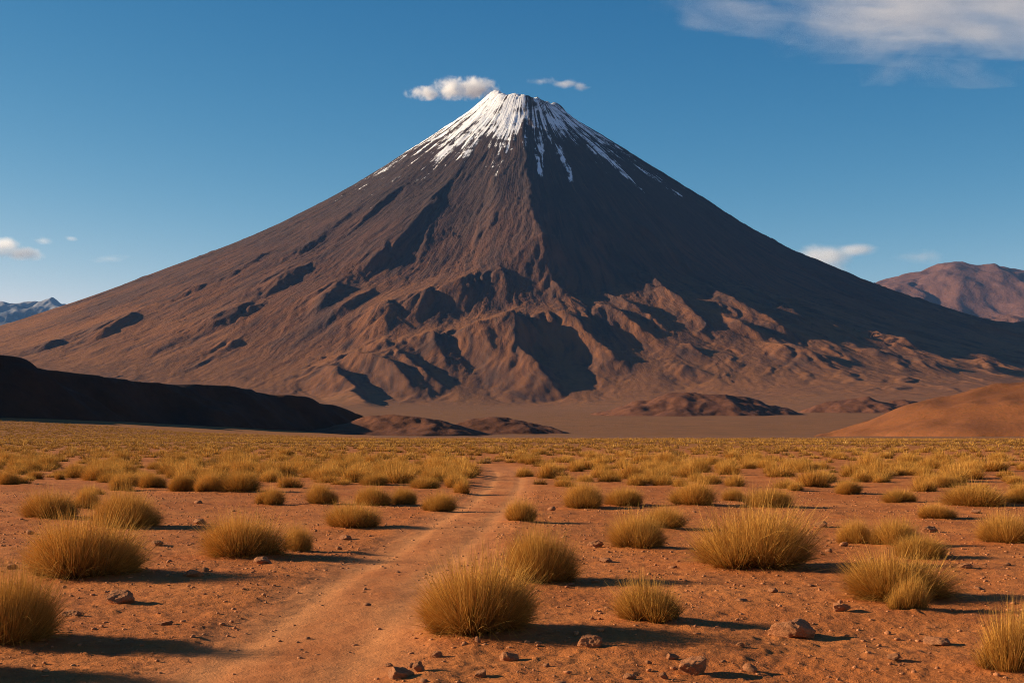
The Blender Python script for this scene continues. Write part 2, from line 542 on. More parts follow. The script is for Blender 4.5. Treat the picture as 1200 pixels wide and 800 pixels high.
# ------------------------------------------------------------------ materials
def mat_ground():
    t = NT('red_desert_soil')
    p = t.pos()
    far = t.attr('far'); trk = t.attr('track')
    n1 = t.noise(p, 0.35, 5, 0.6)
    n2 = t.noise(p, 2.3, 6, 0.65)
    n3 = t.noise(p, 28.0, 4, 0.7)
    c = t.mix(t.ss(n1, 0.35, 0.68), (0.37, 0.112, 0.027), (0.46, 0.156, 0.041))
    c = t.mix(t.ss(n2, 0.48, 0.72, 0, 0.6), c, (0.26, 0.076, 0.024))
    c = t.mix(t.ss(n3, 0.52, 0.75, 0, 0.45), c, (0.50, 0.21, 0.082))
    c = t.mix(t.math('MULTIPLY', trk, t.ss(n2, 0.25, 0.6, 0.45, 0.85)), c, (0.50, 0.190, 0.066))
    # grit: tiny stones, lighter and darker
    v = t.n('ShaderNodeTexVoronoi'); t.l(p, v.inputs['Vector']); v.inputs['Scale'].default_value = 26
    grit = t.math('MULTIPLY', t.ss(v.outputs['Distance'], 0.30, 0.16), t.ss(t.noise(p, 5.5, 2), 0.5, 0.66))
    c = t.mix(t.math('MULTIPLY', grit, 0.5), c, (0.33, 0.14, 0.06))
    # from far away the grass closes up and the soil hardly shows
    ng = t.noise(t.scaled(p, (0.05, 0.018, 1)), 1.0, 6, 0.65)
    cf = t.mix(ng, (0.21, 0.078, 0.022), (0.33, 0.130, 0.030))
    c = t.mix(far, c, cf)
    c = t.mix(t.attr('plain'), c, t.mix(t.noise(t.scaled(p, (0.004, 0.0012, 1)), 1.0, 6, 0.6), (0.15, 0.072, 0.036), (0.23, 0.108, 0.052)))
    h = t.math('ADD', t.math('MULTIPLY', t.noise(p, 9, 6, 0.7), 0.6), t.math('MULTIPLY', n3, 0.25))
    h = t.math('ADD', h, t.math('MULTIPLY', grit, 0.35))
    h = t.math('MULTIPLY', h, t.math('SUBTRACT', 1.0, t.math('MULTIPLY', trk, 0.5)))
    b = t.bump(h, 0.05, 1.0)
    return t.done(t.diffuse(c, 0.95, b, 0.1))


def mat_track():
    t = NT('packed_track_soil')
    p = t.pos()
    n1 = t.noise(t.scaled(p, (1.0, 0.35, 1)), 1.3, 5, 0.6)
    n2 = t.noise(p, 6.0, 6, 0.7)
    n3 = t.noise(p, 40.0, 4, 0.7)
    c = t.mix(t.ss(n1, 0.35, 0.7), (0.425, 0.138, 0.040), (0.535, 0.198, 0.062))
    c = t.mix(t.ss(n2, 0.5, 0.75, 0, 0.4), c, (0.36, 0.116, 0.037))
    c = t.mix(t.ss(n3, 0.55, 0.75, 0, 0.35), c, (0.62, 0.27, 0.11))
    c = t.mix(t.math('MULTIPLY', t.attr('rut'), t.ss(n1, 0.2, 0.6, 0.4, 0.9)), c, (0.58, 0.232, 0.078))
    b = t.bump(t.math('ADD', t.math('MULTIPLY', n2, 0.5), t.math('MULTIPLY', n3, 0.22)), 0.04, 0.9)
    return t.done(t.diffuse(c, 0.95, b, 0.1))


def mat_volcano():
    t = NT('volcanic_scree')
    p = t.pos()
    flow = t.attr('flow', 'Vector')
    zed = t.n('ShaderNodeSeparateXYZ'); t.l(p, zed.inputs[0]); z = zed.outputs[2]
    s1 = t.noise(t.scaled(flow, (0.012, 0.0016, 1)), 1.0, 6, 0.62, 0.4)
    s2 = t.noise(t.scaled(flow, (0.055, 0.0045, 1)), 1.0, 5, 0.6, 0.3)
    n1 = t.noise(p, 0.0035, 6, 0.6)
    n2 = t.noise(p, 0.03, 6, 0.65)
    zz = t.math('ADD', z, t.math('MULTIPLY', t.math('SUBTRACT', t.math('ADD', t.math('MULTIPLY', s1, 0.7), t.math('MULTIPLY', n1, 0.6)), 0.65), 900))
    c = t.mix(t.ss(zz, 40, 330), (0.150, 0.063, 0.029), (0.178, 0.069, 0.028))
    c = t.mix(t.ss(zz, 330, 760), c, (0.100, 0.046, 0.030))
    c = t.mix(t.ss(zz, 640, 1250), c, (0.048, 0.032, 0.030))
    c = t.mix(t.ss(s2, 0.42, 0.66, 0, 0.7), c, (0.030, 0.022, 0.022))
    c = t.mix(t.ss(t.noise(t.scaled(flow, (0.10, 0.006, 1)), 1.0, 4, 0.6, 0.3), 0.52, 0.72, 0, 0.6), c, (0.125, 0.066, 0.042))
    c = t.mix(t.ss(s1, 0.46, 0.64, 0, 0.55), c, (0.058, 0.034, 0.027))
    c = t.mix(t.ss(n2, 0.5, 0.78, 0, 0.25), c, (0.115, 0.060, 0.034))
    pl = t.mix(t.noise(t.scaled(p, (0.006, 0.0016, 1)), 1.0, 6, 0.62), (0.088, 0.050, 0.027), (0.170, 0.088, 0.043))
    pl = t.mix(t.ss(t.noise(t.scaled(p, (0.0022, 0.0075, 1)), 1.0, 7, 0.68), 0.48, 0.66, 0, 0.75), pl, (0.082, 0.050, 0.030))
    c = t.mix(t.attr('plain'), c, pl)
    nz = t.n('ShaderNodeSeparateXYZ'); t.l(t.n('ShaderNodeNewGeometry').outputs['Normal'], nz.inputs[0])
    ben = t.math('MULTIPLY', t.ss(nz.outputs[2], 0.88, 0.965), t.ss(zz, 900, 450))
    c = t.mix(t.math('MULTIPLY', ben, t.ss(n2, 0.3, 0.6, 0.25, 0.68)), c, (0.245, 0.100, 0.037))  # tan grass cover on gentle slopes, brightened to paint bench tops as sunlit
    # snow lying in streaks down the fall line
    sn = t.attr('snow')
    k1 = t.noise(t.scaled(flow, (0.0075, 0.0014, 1)), 1.0, 5, 0.62, 0.5)
    k2 = t.noise(t.scaled(flow, (0.026, 0.0042, 1)), 1.0, 6, 0.7, 0.5)
    k3 = t.noise(p, 0.013, 6, 0.7, 0.6)
    f = t.math('ADD', t.math('MULTIPLY', k1, 0.75), t.math('MULTIPLY', t.math('SUBTRACT', k2, 0.125), 1.2))
    f = t.math('ADD', f, t.math('SUBTRACT', t.math('MULTIPLY', k3, 0.75), 0.225))
    f = t.math('ADD', f, sn)
    snow = t.ss(f, 0.98, 1.10)
    c = t.mix(snow, c, (0.84, 0.84, 0.86))
    h = t.math('ADD', t.math('MULTIPLY', s2, 0.9), t.math('MULTIPLY', n2, 1.0))
    h = t.math('ADD', h, t.math('MULTIPLY', t.noise(p, 0.11, 3, 0.6), 0.3))
    h = t.math('ADD', h, t.math('MULTIPLY', t.noise(t.scaled(flow, (0.14, 0.012, 1)), 1.0, 4, 0.6, 0.3), 0.5))
    h = t.math('MULTIPLY', h, t.ss(z, 90, 520, 0.22, 1.0))      # scree is fine and smooth at the foot
    b = t.bump(h, 10.0, 0.65)
    return t.done(t.diffuse(c, 0.95, b, 0.08))


def mat_hill(name, c1, c2, sc=0.02, bump=3.0, spots=None):
    t = NT(name)
    p = t.pos()
    n1 = t.noise(p, sc, 6, 0.62)
    n2 = t.noise(p, sc * 6, 6, 0.65)
    c = t.mix(t.ss(t.math('ADD', t.math('MULTIPLY', n1, 0.6), t.math('MULTIPLY', n2, 0.4)), 0.35, 0.65), c1, c2)
    if spots:
        c = t.mix(t.ss(t.noise(p, sc * 40, 3, 0.6), 0.54, 0.66, 0, 0.7), c, spots)
    b = t.bump(t.math('ADD', n2, t.math('MULTIPLY', t.noise(p, sc * 25, 4, 0.6), 0.35)), bump, 0.6)
    return t.done(t.diffuse(c, 0.95, b, 0.08))


def mat_snow_range():
    t = NT('snowy_far_range')
    p = t.pos()
    z = t.n('ShaderNodeSeparateXYZ'); t.l(p, z.inputs[0])
    n = t.noise(t.scaled(p, (1, 1, 0.5)), 0.0022, 6, 0.62)
    f = t.math('ADD', t.math('MULTIPLY', z.outputs[2], 0.00042), n)
    c = t.mix(t.ss(f, 1.23, 1.36), (0.12, 0.115, 0.12), (0.24, 0.24, 0.25))
    return t.done(t.diffuse(c, 0.95, t.bump(n, 60, 0.5), 0.05))


def mat_rock():
    t = NT('weathered_rock')
    tc = t.n('ShaderNodeTexCoord').outputs['Object']
    oi = t.n('ShaderNodeObjectInfo').outputs['Random']
    n1 = t.noise(tc, 2.2, 6, 0.65)
    n2 = t.noise(tc, 14, 5, 0.7)
    c = t.mix(t.ss(n1, 0.35, 0.65), (0.34, 0.125, 0.048), (0.50, 0.21, 0.085))
    c = t.mix(t.math('MULTIPLY', oi, 0.55), c, (0.36, 0.15, 0.065))
    c = t.mix(t.ss(n2, 0.55, 0.75, 0, 0.5), c, (0.58, 0.30, 0.15))
    b = t.bump(t.math('ADD', n2, n1), 0.06, 0.7)
    return t.done(t.diffuse(c, 0.9, b, 0.2))


def mat_grass():
    t = NT('dry_bunch_grass')
    r = t.attr('blade'); u = t.attr('along')
    oi = t.n('ShaderNodeObjectInfo').outputs['Random']
    ramp = t.n('ShaderNodeValToRGB')
    e = ramp.color_ramp.elements
    e[0].position = 0.0; e[0].color = (0.22, 0.165, 0.10, 1)          # a few dead grey blades
    e[1].position = 1.0; e[1].color = (0.80, 0.475, 0.145, 1)
    for pos, col in ((0.05, (0.24, 0.18, 0.11, 1)), (0.07, (0.22, 0.115, 0.028, 1)), (0.3, (0.40, 0.195, 0.036, 1)), (0.6, (0.56, 0.262, 0.046, 1)), (0.85, (0.68, 0.335, 0.070, 1))):
        k = e.new(pos); k.color = col
    t.l(r, ramp.inputs[0])
    c = ramp.outputs[0]
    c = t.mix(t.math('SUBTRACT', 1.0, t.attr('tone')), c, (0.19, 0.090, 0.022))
    c = t.mix(t.ss(u, 0.62, 0.0, 0, 0.88), c, (0.088, 0.036, 0.012))      # old dead sheaths at the foot, darkened further up as painted shade
    c = t.mix(t.ss(u, 0.62, 1.0, 0, 0.55), c, (0.84, 0.47, 0.13))         # bleached tips, lightened so tuft tops look sunlit
    c = t.mix(t.math('MULTIPLY', oi, 0.38), c, (0.34, 0.175, 0.034))
    d = t.n('ShaderNodeBsdfDiffuse'); t.put(d.inputs['Color'], c)
    tr = t.n('ShaderNodeBsdfTranslucent'); t.put(tr.inputs['Color'], c)
    m = t.n('ShaderNodeMixShader'); m.inputs[0].default_value = 0.17
    t.l(d.outputs[0], m.inputs[1]); t.l(tr.outputs[0], m.inputs[2])
    return t.done(m.outputs[0])


M_GRASS = mat_grass()
M_ROCK = mat_rock()

# ------------------------------------------------------------------ ground sheet
rad = [1.2]
while rad[-1] < 24000:
    r_ = rad[-1]
    k = 0.02 if r_ < 7 else (0.0042 if r_ < 45 else (0.009 if r_ < 150 else 0.03))
    rad.append(r_ * (1 + k))
rad = np.array(rad)
ang = np.concatenate([np.radians(np.linspace(-180, -27, 70, endpoint=False)), np.radians(np.linspace(-27, 27, 560, endpoint=False)), np.radians(np.linspace(27, 180, 71))])
R, A = np.meshgrid(rad, ang, indexing='ij')
GX = R * np.sin(A); GY = R * np.cos(A)
GZ = ground_height(GX, GY)
verts = np.stack([GX, GY, GZ], -1).reshape(-1, 3)
nr, na = R.shape
idx = np.arange(nr * na).reshape(nr, na)
faces = np.stack([idx[:-1, :-1], idx[:-1, 1:], idx[1:, 1:], idx[1:, :-1]], -1).reshape(-1, 4)[:, ::-1]
me = mesh_from(verts, faces, 'ground')
attr(me, 'track', track_mask(GX, GY))
far = sm(GY + 16 * fbm(GX / 14, GY / 14, 3, 201), 95, 260)
attr(me, 'far', np.clip(far, 0, 1) * 0.9)
attr(me, 'plain', sm(GY + 90 * fbm(GX / 150, GY / 150, 3, 205) - 700 * sm(-GX, 40, 160), 520, 760))
ground = link('ground', me, mat_ground())
tag(ground, 'red desert soil with scattered grit running out to the far plain', 'ground', kind='structure')

# the track: its own sheet, dipping under the soil along ragged edges
ty = np.concatenate([np.arange(-4, 45, 0.06), np.arange(45, 140, 0.3)])
tu = np.linspace(-1.35, 1.35, 64)
TY, TU = np.meshgrid(ty, tu, indexing='ij')
TX = track_x(TY) + TU
edge = np.abs(TU) + 0.22 * fbm(TX / 1.1, TY / 2.0, 4, 301) + 0.08 * fbm(TX / 0.25, TY / 0.4, 2, 303)
TZ = ground_height(TX, TY) + 0.006 - 0.03 * sm(edge, 0.72, 1.1) - 0.05 * sm(TY, 62, 88)
me = mesh_from(np.stack([TX, TY, TZ], -1).reshape(-1, 3), grid_faces(*TY.shape), 'dirt_track')
attr(me, 'rut', np.exp(-((np.abs(TU + 0.06 * fbm(TX / 0.9, TY / 2.2, 2, 311)) - 0.5) / 0.2) ** 2))
track = link('dirt_track', me, mat_track())
tag(track, 'pale packed dirt track winding through the tufts towards the volcano', 'track', kind='structure')

# ------------------------------------------------------------------ volcano
xs = np.concatenate([np.linspace(-9000, -3600, 90, endpoint=False), np.linspace(-3600, -2700, 70, endpoint=False), np.linspace(-2700, 2900, 860, endpoint=False), np.linspace(2900, 3700, 60, endpoint=False), np.linspace(3700, 9000, 80)])
ys = np.concatenate([np.linspace(800, 3600, 200, endpoint=False), np.linspace(3600, 7700, 640, endpoint=False), np.linspace(7700, 9000, 60, endpoint=False), np.linspace(9000, 16000, 60)])
XX, YY = np.meshgrid(xs, ys)
# narrow the finely divided band towards the viewer so that its detail follows the slope
VZ, VR, VT = volcano_height(XX, YY)
ca, cb = 160, 1020          # the evenly divided block of the grid that faces the plain
ra, rb = 200, 840
old = VZ[ra:rb, ca:cb].copy()
new = erode(old, 6.45, 14, 26000, 90, 5)
rim = np.minimum(1, np.minimum.outer(np.minimum(np.arange(rb - ra), np.arange(rb - ra)[::-1]), np.minimum(np.arange(cb - ca), np.arange(cb - ca)[::-1])) / 25.0)
calm = sm(VR[ra:rb, ca:cb], 170, 420)        # spare the crater rim
VZ[ra:rb, ca:cb] = old + (new - old) * rim * calm
me = mesh_from(np.stack([XX, YY, VZ], -1).reshape(-1, 3), grid_faces(*XX.shape), 'volcano')
attr_vec(me, 'flow', np.stack([(VT + 0.03 * fbm(XX / 300, YY / 300, 2, 9)) * 900, VR, VZ * 0.0], -1).reshape(-1, 3))
left = sm(-VT, -0.05, 0.5)
wob = 0.05 * fbm(VR / 160, VT * 6, 3, 93)
line = 1480 + 70 * fbm(VT * 3, VR / 900, 2, 91) - 45 * left + 25 * (1 - left)
sn = np.clip((VZ - line) / 1000.0, -0.6, 0.165 - 0.10 * (1 - left)) + 0.005 * (1 - left)
# tongues of snow reaching down gullies
for th0, wd, low in ((0.10, 0.035, 1150), (0.30, 0.04, 1270), (0.72, 0.045, 1190), (-0.22, 0.025, 1330), (-0.75, 0.06, 1330), (-1.15, 0.08, 1330), (1.15, 0.05, 1260)):
    gq = np.exp(-((VT + wob - th0) / wd) ** 2)
    sn = np.maximum(sn, gq * np.clip((VZ - low) / 900.0 + 0.02, -0.6, 0.07) + (1 - gq) * sn)
attr(me, 'snow', sn)
slope_mask = sm(VZ + 40 * fbm(XX / 260, YY / 260, 3, 95), 130, 70)
attr(me, 'plain', slope_mask)
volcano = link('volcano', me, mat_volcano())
tag(volcano, 'huge brown cone-shaped volcano with a thin snow cap, rising above the plain', 'volcano', kind='structure')


# ------------------------------------------------------------------ hills and ranges
def hill(name, crest, front, back, mat, label, cat, step, noise_amp, noise_len, power=1.3, floor=None, ridge=0.0, seed=1, extra=None):
    """crest: (photo x, photo y, distance); front/back: gradient of the two flanks"""
    C = np.array([((px - 600) / F * Y, Y, EYE + (HOR - py) / F * Y) for px, py, Y in crest])
    base = np.array([(floor if floor is not None else 0.0)] * len(C))
    H = C[:, 2] - base
    reach = max(H) / min(front, back) * 1.15
    x0, x1 = C[:, 0].min() - reach * 0.6, C[:, 0].max() + reach * 0.6
    y0, y1 = C[:, 1].min() - max(H) / front * 1.2, C[:, 1].max() + max(H) / back * 1.2
    nx = int(min(700, (x1 - x0) / step)); ny = int(min(420, (y1 - y0) / step))
    X, Y = np.meshgrid(np.linspace(x0, x1, nx), np.linspace(y0, y1, ny))
    wx = X + noise_len * 0.35 * fbm(X / noise_len, Y / noise_len, 3, seed + 1)
    wy = Y + noise_len * 0.35 * fbm(X / noise_len, Y / noise_len, 3, seed + 2)
    Z = np.full(X.shape, -1e9)
    for i in range(len(C) - 1):
        a, d = C[i], C[i + 1] - C[i]
        L2 = d[0] ** 2 + d[1] ** 2
        t = np.clip(((wx - a[0]) * d[0] + (wy - a[1]) * d[1]) / L2, 0, 1)
        qx = wx - a[0] - t * d[0]; qy = wy - a[1] - t * d[1]
        dist = np.hypot(qx, qy)
        h = H[i] * (1 - t) + H[i + 1] * t
        side = (qx * d[1] - qy * d[0]) * (1 if d[0] >= 0 else -1)
        g = np.where(side > 0, front, back)
        u = dist * g / np.maximum(h, 1e-3)
        s = np.clip(1 - np.sqrt(u * u + 0.006) + 0.07, 0, 1.0) ** power
        Z = np.maximum(Z, np.where(u < 1.3, h * s, 0))
    k = sm(Z, 0, max(H) * 0.25)
    Z = Z + noise_amp * k * fbm(X / noise_len, Y / noise_len, 5, seed + 3)
    if ridge:
        Z = Z + ridge * k * ridged(X / (noise_len * 0.8), Y / (noise_len * 1.6), 4, seed + 4)
    if extra: Z = extra(X, Y, Z)
    Z = Z + base[0] - 4 * (1 - sm(Z, 0, max(H) * 0.06)) - (max(H) * 0.02)
    me = mesh_from(np.stack([X, Y, Z], -1).reshape(-1, 3), grid_faces(*X.shape), name)
    o = link(name, me, mat)
    return tag(o, label, cat, kind='structure')


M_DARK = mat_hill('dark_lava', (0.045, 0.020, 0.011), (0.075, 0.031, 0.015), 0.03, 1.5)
M_RED = mat_hill('red_slope', (0.16, 0.056, 0.021), (0.225, 0.078, 0.027), 0.012, 1.6, (0.13, 0.062, 0.020))
M_MOUND = mat_hill('brown_mound', (0.100, 0.040, 0.022), (0.165, 0.064, 0.032), 0.012, 1.5)
M_FARRED = mat_hill('far_red_range', (0.105, 0.050, 0.036), (0.155, 0.070, 0.046), 0.0012, 35)

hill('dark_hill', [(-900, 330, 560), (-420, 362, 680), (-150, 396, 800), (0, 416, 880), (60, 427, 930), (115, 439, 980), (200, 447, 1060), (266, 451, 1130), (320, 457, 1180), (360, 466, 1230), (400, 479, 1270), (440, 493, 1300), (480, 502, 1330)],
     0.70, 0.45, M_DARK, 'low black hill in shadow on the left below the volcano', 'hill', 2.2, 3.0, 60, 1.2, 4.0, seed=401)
hill('red_mound', [(350, 508, 1130), (395, 497, 1130), (440, 488, 1140), (478, 487, 1140), (512, 494, 1150), (545, 502, 1160), (575, 509, 1170)], 0.24, 0.38, M_MOUND,
     'low reddish mound at the right foot of the black hill', 'hill', 1.6, 2.0, 40, 1.2, 0.0, ridge=1.6, seed=431)
hill('small_mound', [(500, 509, 1230), (532, 500, 1230), (562, 491, 1240), (592, 489, 1240), (616, 495, 1250), (650, 507, 1260)], 0.24, 0.42, M_MOUND,
     'small dark-sided mound on the plain below the middle of the volcano', 'hill', 1.6, 2.0, 40, 1.2, 0.0, ridge=1.6, seed=441)
hill('brown_mound', [(700, 484, 2600), (745, 471, 2580), (790, 460, 2560), (835, 461, 2560), (872, 466, 2580), (905, 477, 2620), (940, 488, 2660)], 0.30, 0.40, M_MOUND,
     'long brown mound on the plain right of the middle, dark on its right end', 'hill', 3.0, 5.0, 70, 1.1, 28.0, ridge=3.0, seed=451)
hill('twin_mound', [(940, 482, 2850), (975, 471, 2840), (1010, 465, 2830), (1040, 472, 2840), (1062, 468, 2850), (1082, 472, 2860), (1115, 484, 2890)], 0.30, 0.42, M_MOUND,
     'low double mound on the plain at the right below the volcano', 'hill', 3.0, 4.0, 60, 1.1, 34.0, ridge=3.0, seed=461)
hill('red_hill', [(1060, 512, 1000), (1100, 503, 1000), (1130, 488, 1000), (1162, 465, 1000), (1200, 439, 1000), (1300, 412, 1000), (1420, 385, 1000), (1600, 380, 1020), (1800, 400, 1050)], 0.29, 0.35, M_RED,
     'smooth orange red hill rising at the right edge of the plain', 'hill', 2.6, 2.0, 80, 1.15, 0.0, seed=471)


def spurs_r(X, Y, Z):
    return Z


hill('red_mountains', [(860, 400, 18000), (960, 352, 18000), (1015, 334, 18000), (1048, 323, 18100), (1085, 319, 18100), (1113, 310, 18000), (1134, 318, 17900), (1165, 316, 18000), (1182, 324, 18200), (1205, 336, 18300), (1240, 336, 18200), (1320, 322, 18000), (1450, 350, 18000), (1600, 400, 18000)],
     0.36, 0.5, M_FARRED, 'range of reddish mountains beyond the right foot of the volcano', 'mountains', 26, 60, 1500, 1.0, 900.0, ridge=110, seed=481)
hill('red_foothill', [(1120, 384, 12500), (1150, 374, 12500), (1175, 371, 12500), (1200, 378, 12500), (1240, 368, 12500), (1330, 378, 12500)], 0.35, 0.4, M_FARRED,
     'dark-topped foothill in front of the reddish mountains at the right edge', 'hill', 16, 40, 500, 1.0, 700.0, ridge=50, seed=491)
hill('blue_mountains', [(-420, 375, 25000), (-200, 348, 25000), (-60, 363, 25000), (-5, 364, 25000), (18, 352, 25000), (34, 359, 25000), (52, 352, 24900), (66, 358, 25000), (84, 357, 25000), (110, 362, 25000), (220, 374, 25000), (420, 420, 25000)],
     0.5, 0.5, mat_snow_range(), 'hazy blue snow-streaked mountain range far away at the left edge', 'mountains', 24, 130, 1300, 1.0, 1200.0, ridge=140, seed=501)


# ------------------------------------------------------------------ grass
def tuft_arrays(n, seed, segs=3, width=0.011, spread=1.0, spiky=0.0):
    """blades of one tuft about 1 high and 2 * 0.85 wide at its widest; returns verts, faces, blade, along"""
    g = np.random.default_rng(seed)
    # several crowns inside one tuft give it lumps
    nl = 11
    la = g.uniform(0, 2 * np.pi, nl); lr = 0.47 * np.sqrt(g.uniform(0.04, 1, nl))
    lc = np.stack([np.cos(la) * lr, np.sin(la) * lr], -1)
    lh = g.uniform(0.62, 1.14, nl)
    ll = np.stack([np.cos(la), np.sin(la)], -1)
    li = g.integers(0, nl, n)
    a = g.uniform(0, 2 * np.pi, n); rr = np.sqrt(g.uniform(0, 1, n)) * 0.20
    off = np.stack([np.cos(a), np.sin(a)], -1) * rr[:, None]
    b = lc[li] + off
    # each crown fans out about its own middle and leans away from the tuft's middle
    d = off / 0.20 * 0.72 + lc[li] / 0.47 * 0.75 + g.normal(0, 0.36, (n, 2))
    rho = np.hypot(d[:, 0], d[:, 1])
    az = np.arctan2(d[:, 1], d[:, 0])
    lean = np.clip(0.05 + 0.58 * rho * spread + g.normal(0, 0.16, n), -0.2, 1.42)
    droop = np.clip(g.normal(0.32, 0.30, n), -0.3, 1.2) * (1 - 0.6 * spiky) * (0.4 + 0.6 * rho)
    L = lh[li] * (1.0 - 0.34 * np.clip(rho - 0.2, 0, 1.2)) * np.clip(g.normal(0.84, 0.2, n), 0.25, 1.35)
    bent = g.uniform(0, 1, n) < 0.05                    # broken or lodged stalks
    droop = np.where(bent, g.uniform(0.9, 1.9, n), droop); L = np.where(bent, L * g.uniform(0.9, 1.25, n), L)
    k = segs + 1
    tt = np.linspace(0, 1, k)
    P = np.zeros((n, k, 3)); P[:, 0, :2] = b
    P[:, 0, 2] = -0.04
    for j in range(1, k):
        l = lean + droop * (tt[j] - 0.5 / segs)
        s = L / segs
        P[:, j, 0] = P[:, j - 1, 0] + np.cos(az) * np.sin(l) * s
        P[:, j, 1] = P[:, j - 1, 1] + np.sin(az) * np.sin(l) * s
        P[:, j, 2] = P[:, j - 1, 2] + np.cos(l) * s
    P[:, :, 2] = np.maximum(P[:, :, 2], -0.05)
    tw = az + np.pi / 2 + g.normal(0, 0.9, n)
    side = np.stack([np.cos(tw), np.sin(tw), g.normal(0, 0.25, n)], -1)
    w = width * g.uniform(0.6, 1.3, n)[:, None] * (1 - 0.92 * tt[None, :] ** 1.6)
    V = np.stack([P - side[:, None] * w[..., None] * 0.5, P + side[:, None] * w[..., None] * 0.5], 2)   # n,k,2,3
    ids = np.arange(n * k * 2).reshape(n, k, 2)
    Fc = np.stack([ids[:, :-1, 0], ids[:, :-1, 1], ids[:, 1:, 1], ids[:, 1:, 0]], -1).reshape(-1, 4)
    bl = np.repeat(np.clip(g.beta(1.1, 1.2, n) * 0.8 + 0.2 * (lh[li] - 0.62) / 0.52, 0, 1), k * 2)
    al = np.tile(np.repeat(tt, 2), n)
    return V.reshape(-1, 3), Fc, bl, al


def tuft_mesh(n, seed, **kw):
    V, Fc, bl, al = tuft_arrays(n, seed, **kw)
    me = mesh_from(V, Fc, 'grass_tuft')
    attr(me, 'blade', bl); attr(me, 'along', al); attr(me, 'tone', np.ones(len(al)))
    me.materials.append(M_GRASS)
    return me


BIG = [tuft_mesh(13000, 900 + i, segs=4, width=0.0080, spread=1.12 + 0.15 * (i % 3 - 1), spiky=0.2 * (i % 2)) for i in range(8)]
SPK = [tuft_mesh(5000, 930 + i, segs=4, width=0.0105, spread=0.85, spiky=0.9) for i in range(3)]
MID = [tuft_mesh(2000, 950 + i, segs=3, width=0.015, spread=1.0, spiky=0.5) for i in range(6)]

SPIKY = {'spiky pale grass tuft alone in the foreground between the dense dome and a boulder', 'small spiky tuft growing in front of the broad double clump on the right',
         'bright spiky grass tuft in the bottom right corner of the picture', 'upright grass tuft standing alone at the right edge of the track'}


def set_tuft(i, x, y, w, h, label, group, me):
    o = link('grass_tuft', me)
    z = float(ground_height(np.array([x]), np.array([y]))[0])
    o.location = (x, y, z - 0.02)
    # the widest part of the unit tuft is about 1.5 across and 1.0 high
    o.scale = (w / 1.62 * rng.uniform(0.96, 1.04), w / 1.62 * rng.uniform(0.85, 1.05), h * 1.02)
    rz = rng.uniform(0, 2 * np.pi)
    if abs(w / h - 1.5) > 0.45: rz = rng.choice([0, np.pi])     # keep a long tuft's long side in view
    o.rotation_euler = (rng.uniform(-0.06, 0.06), rng.uniform(-0.06, 0.06), rz)
    return tag(o, label, 'grass tuft', group)


GROUP = 'dry golden grass tufts on the desert plain'
for i, (x, y, w, h, lab) in enumerate(TW):
    if lab in SPIKY: me = SPK[i % 3]
    elif y < 40: me = BIG[(i * 3) % 8]
    else: me = (BIG if w / y * F > 27 else MID)[i % 6]
    set_tuft(i, x, y, w, h, lab, GROUP, me)

# the crowded field behind: random but not overlapping, thinner on the open ground right of the middle
cand = []
g = np.random.default_rng(77)
cell = {}


def free(x, y, rmin):
    c = (int(x // 1.6), int(y // 1.6))
    for i in (-1, 0, 1):
        for j in (-1, 0, 1):
            for (qx, qy, qr) in cell.get((c[0] + i, c[1] + j), ()):
                if (qx - x) ** 2 + (qy - y) ** 2 < (0.53 * (qr + rmin)) ** 2: return False
    return True


def put(x, y, r):
    cell.setdefault((int(x // 1.6), int(y // 1.6)), []).append((x, y, r))


for x, y, w, h, lab in TW: put(x, y, w)
N = 140000
u = g.uniform(0, 1, N)
yy = np.sqrt(40.0 ** 2 + u * (700.0 ** 2 - 40.0 ** 2))
xx = g.uniform(-0.64, 0.64, N) * (yy + 6)
dens = 0.52 + 0.55 * fbm(xx / 7.0, yy / 11.0, 3, 601)
dens += 0.2 * sm(-xx / yy, -0.02, 0.12)
dens -= 0.22 * sm(xx / yy, 0.10, 0.2) * (1 - sm(yy, 60, 110))
dens = dens * (1.35 - 0.78 * sm(yy, 60, 120))
dens *= sm(yy, 41, 55) * 0.95 + 0.05
dens *= 1 - sm(yy + 60 * fbm(xx / 50, yy / 50, 2, 607) - 300 * sm(-xx, 20, 160), 400, 560)
tmk = track_mask(xx, yy)
off = np.abs(xx - track_x(yy))
keep = (g.uniform(0, 1, N) < dens) & ((off > 1.25) | (yy > 84))
xx, yy = xx[keep], yy[keep]
order = np.argsort(yy)
for x, y in zip(xx[order], yy[order]):
    w = float(np.clip(g.normal(1.02, 0.28), 0.5, 1.6))
    if y < 240 and not free(x, y, w): continue
    if y < 240: put(x, y, w)
    cand.append((x, y, w, w * float(np.clip(g.normal(0.54, 0.08), 0.38, 0.72)) * (1 - 0.22 * float(sm(y, 60, 110)))))

n_one = 300 - len(TW)
for k, (x, y, w, h) in enumerate(sorted([c for c in cand if abs(c[0] / c[1]) < 0.365], key=lambda c: c[1] / c[3])[:n_one]):
    side = 'left' if x < track_x(np.array([y]))[0] else 'right'
    lab = ('small tuft among the many alike in the crowded grass field left of the track' if side == 'left'
           else 'small tuft among the many alike in the grass field right of the track')
    set_tuft(1000 + k, x, y, w, h, lab, 'crowded small tufts %s of the track' % side, MID[k % 6])
    cand.remove((x, y, w, h))

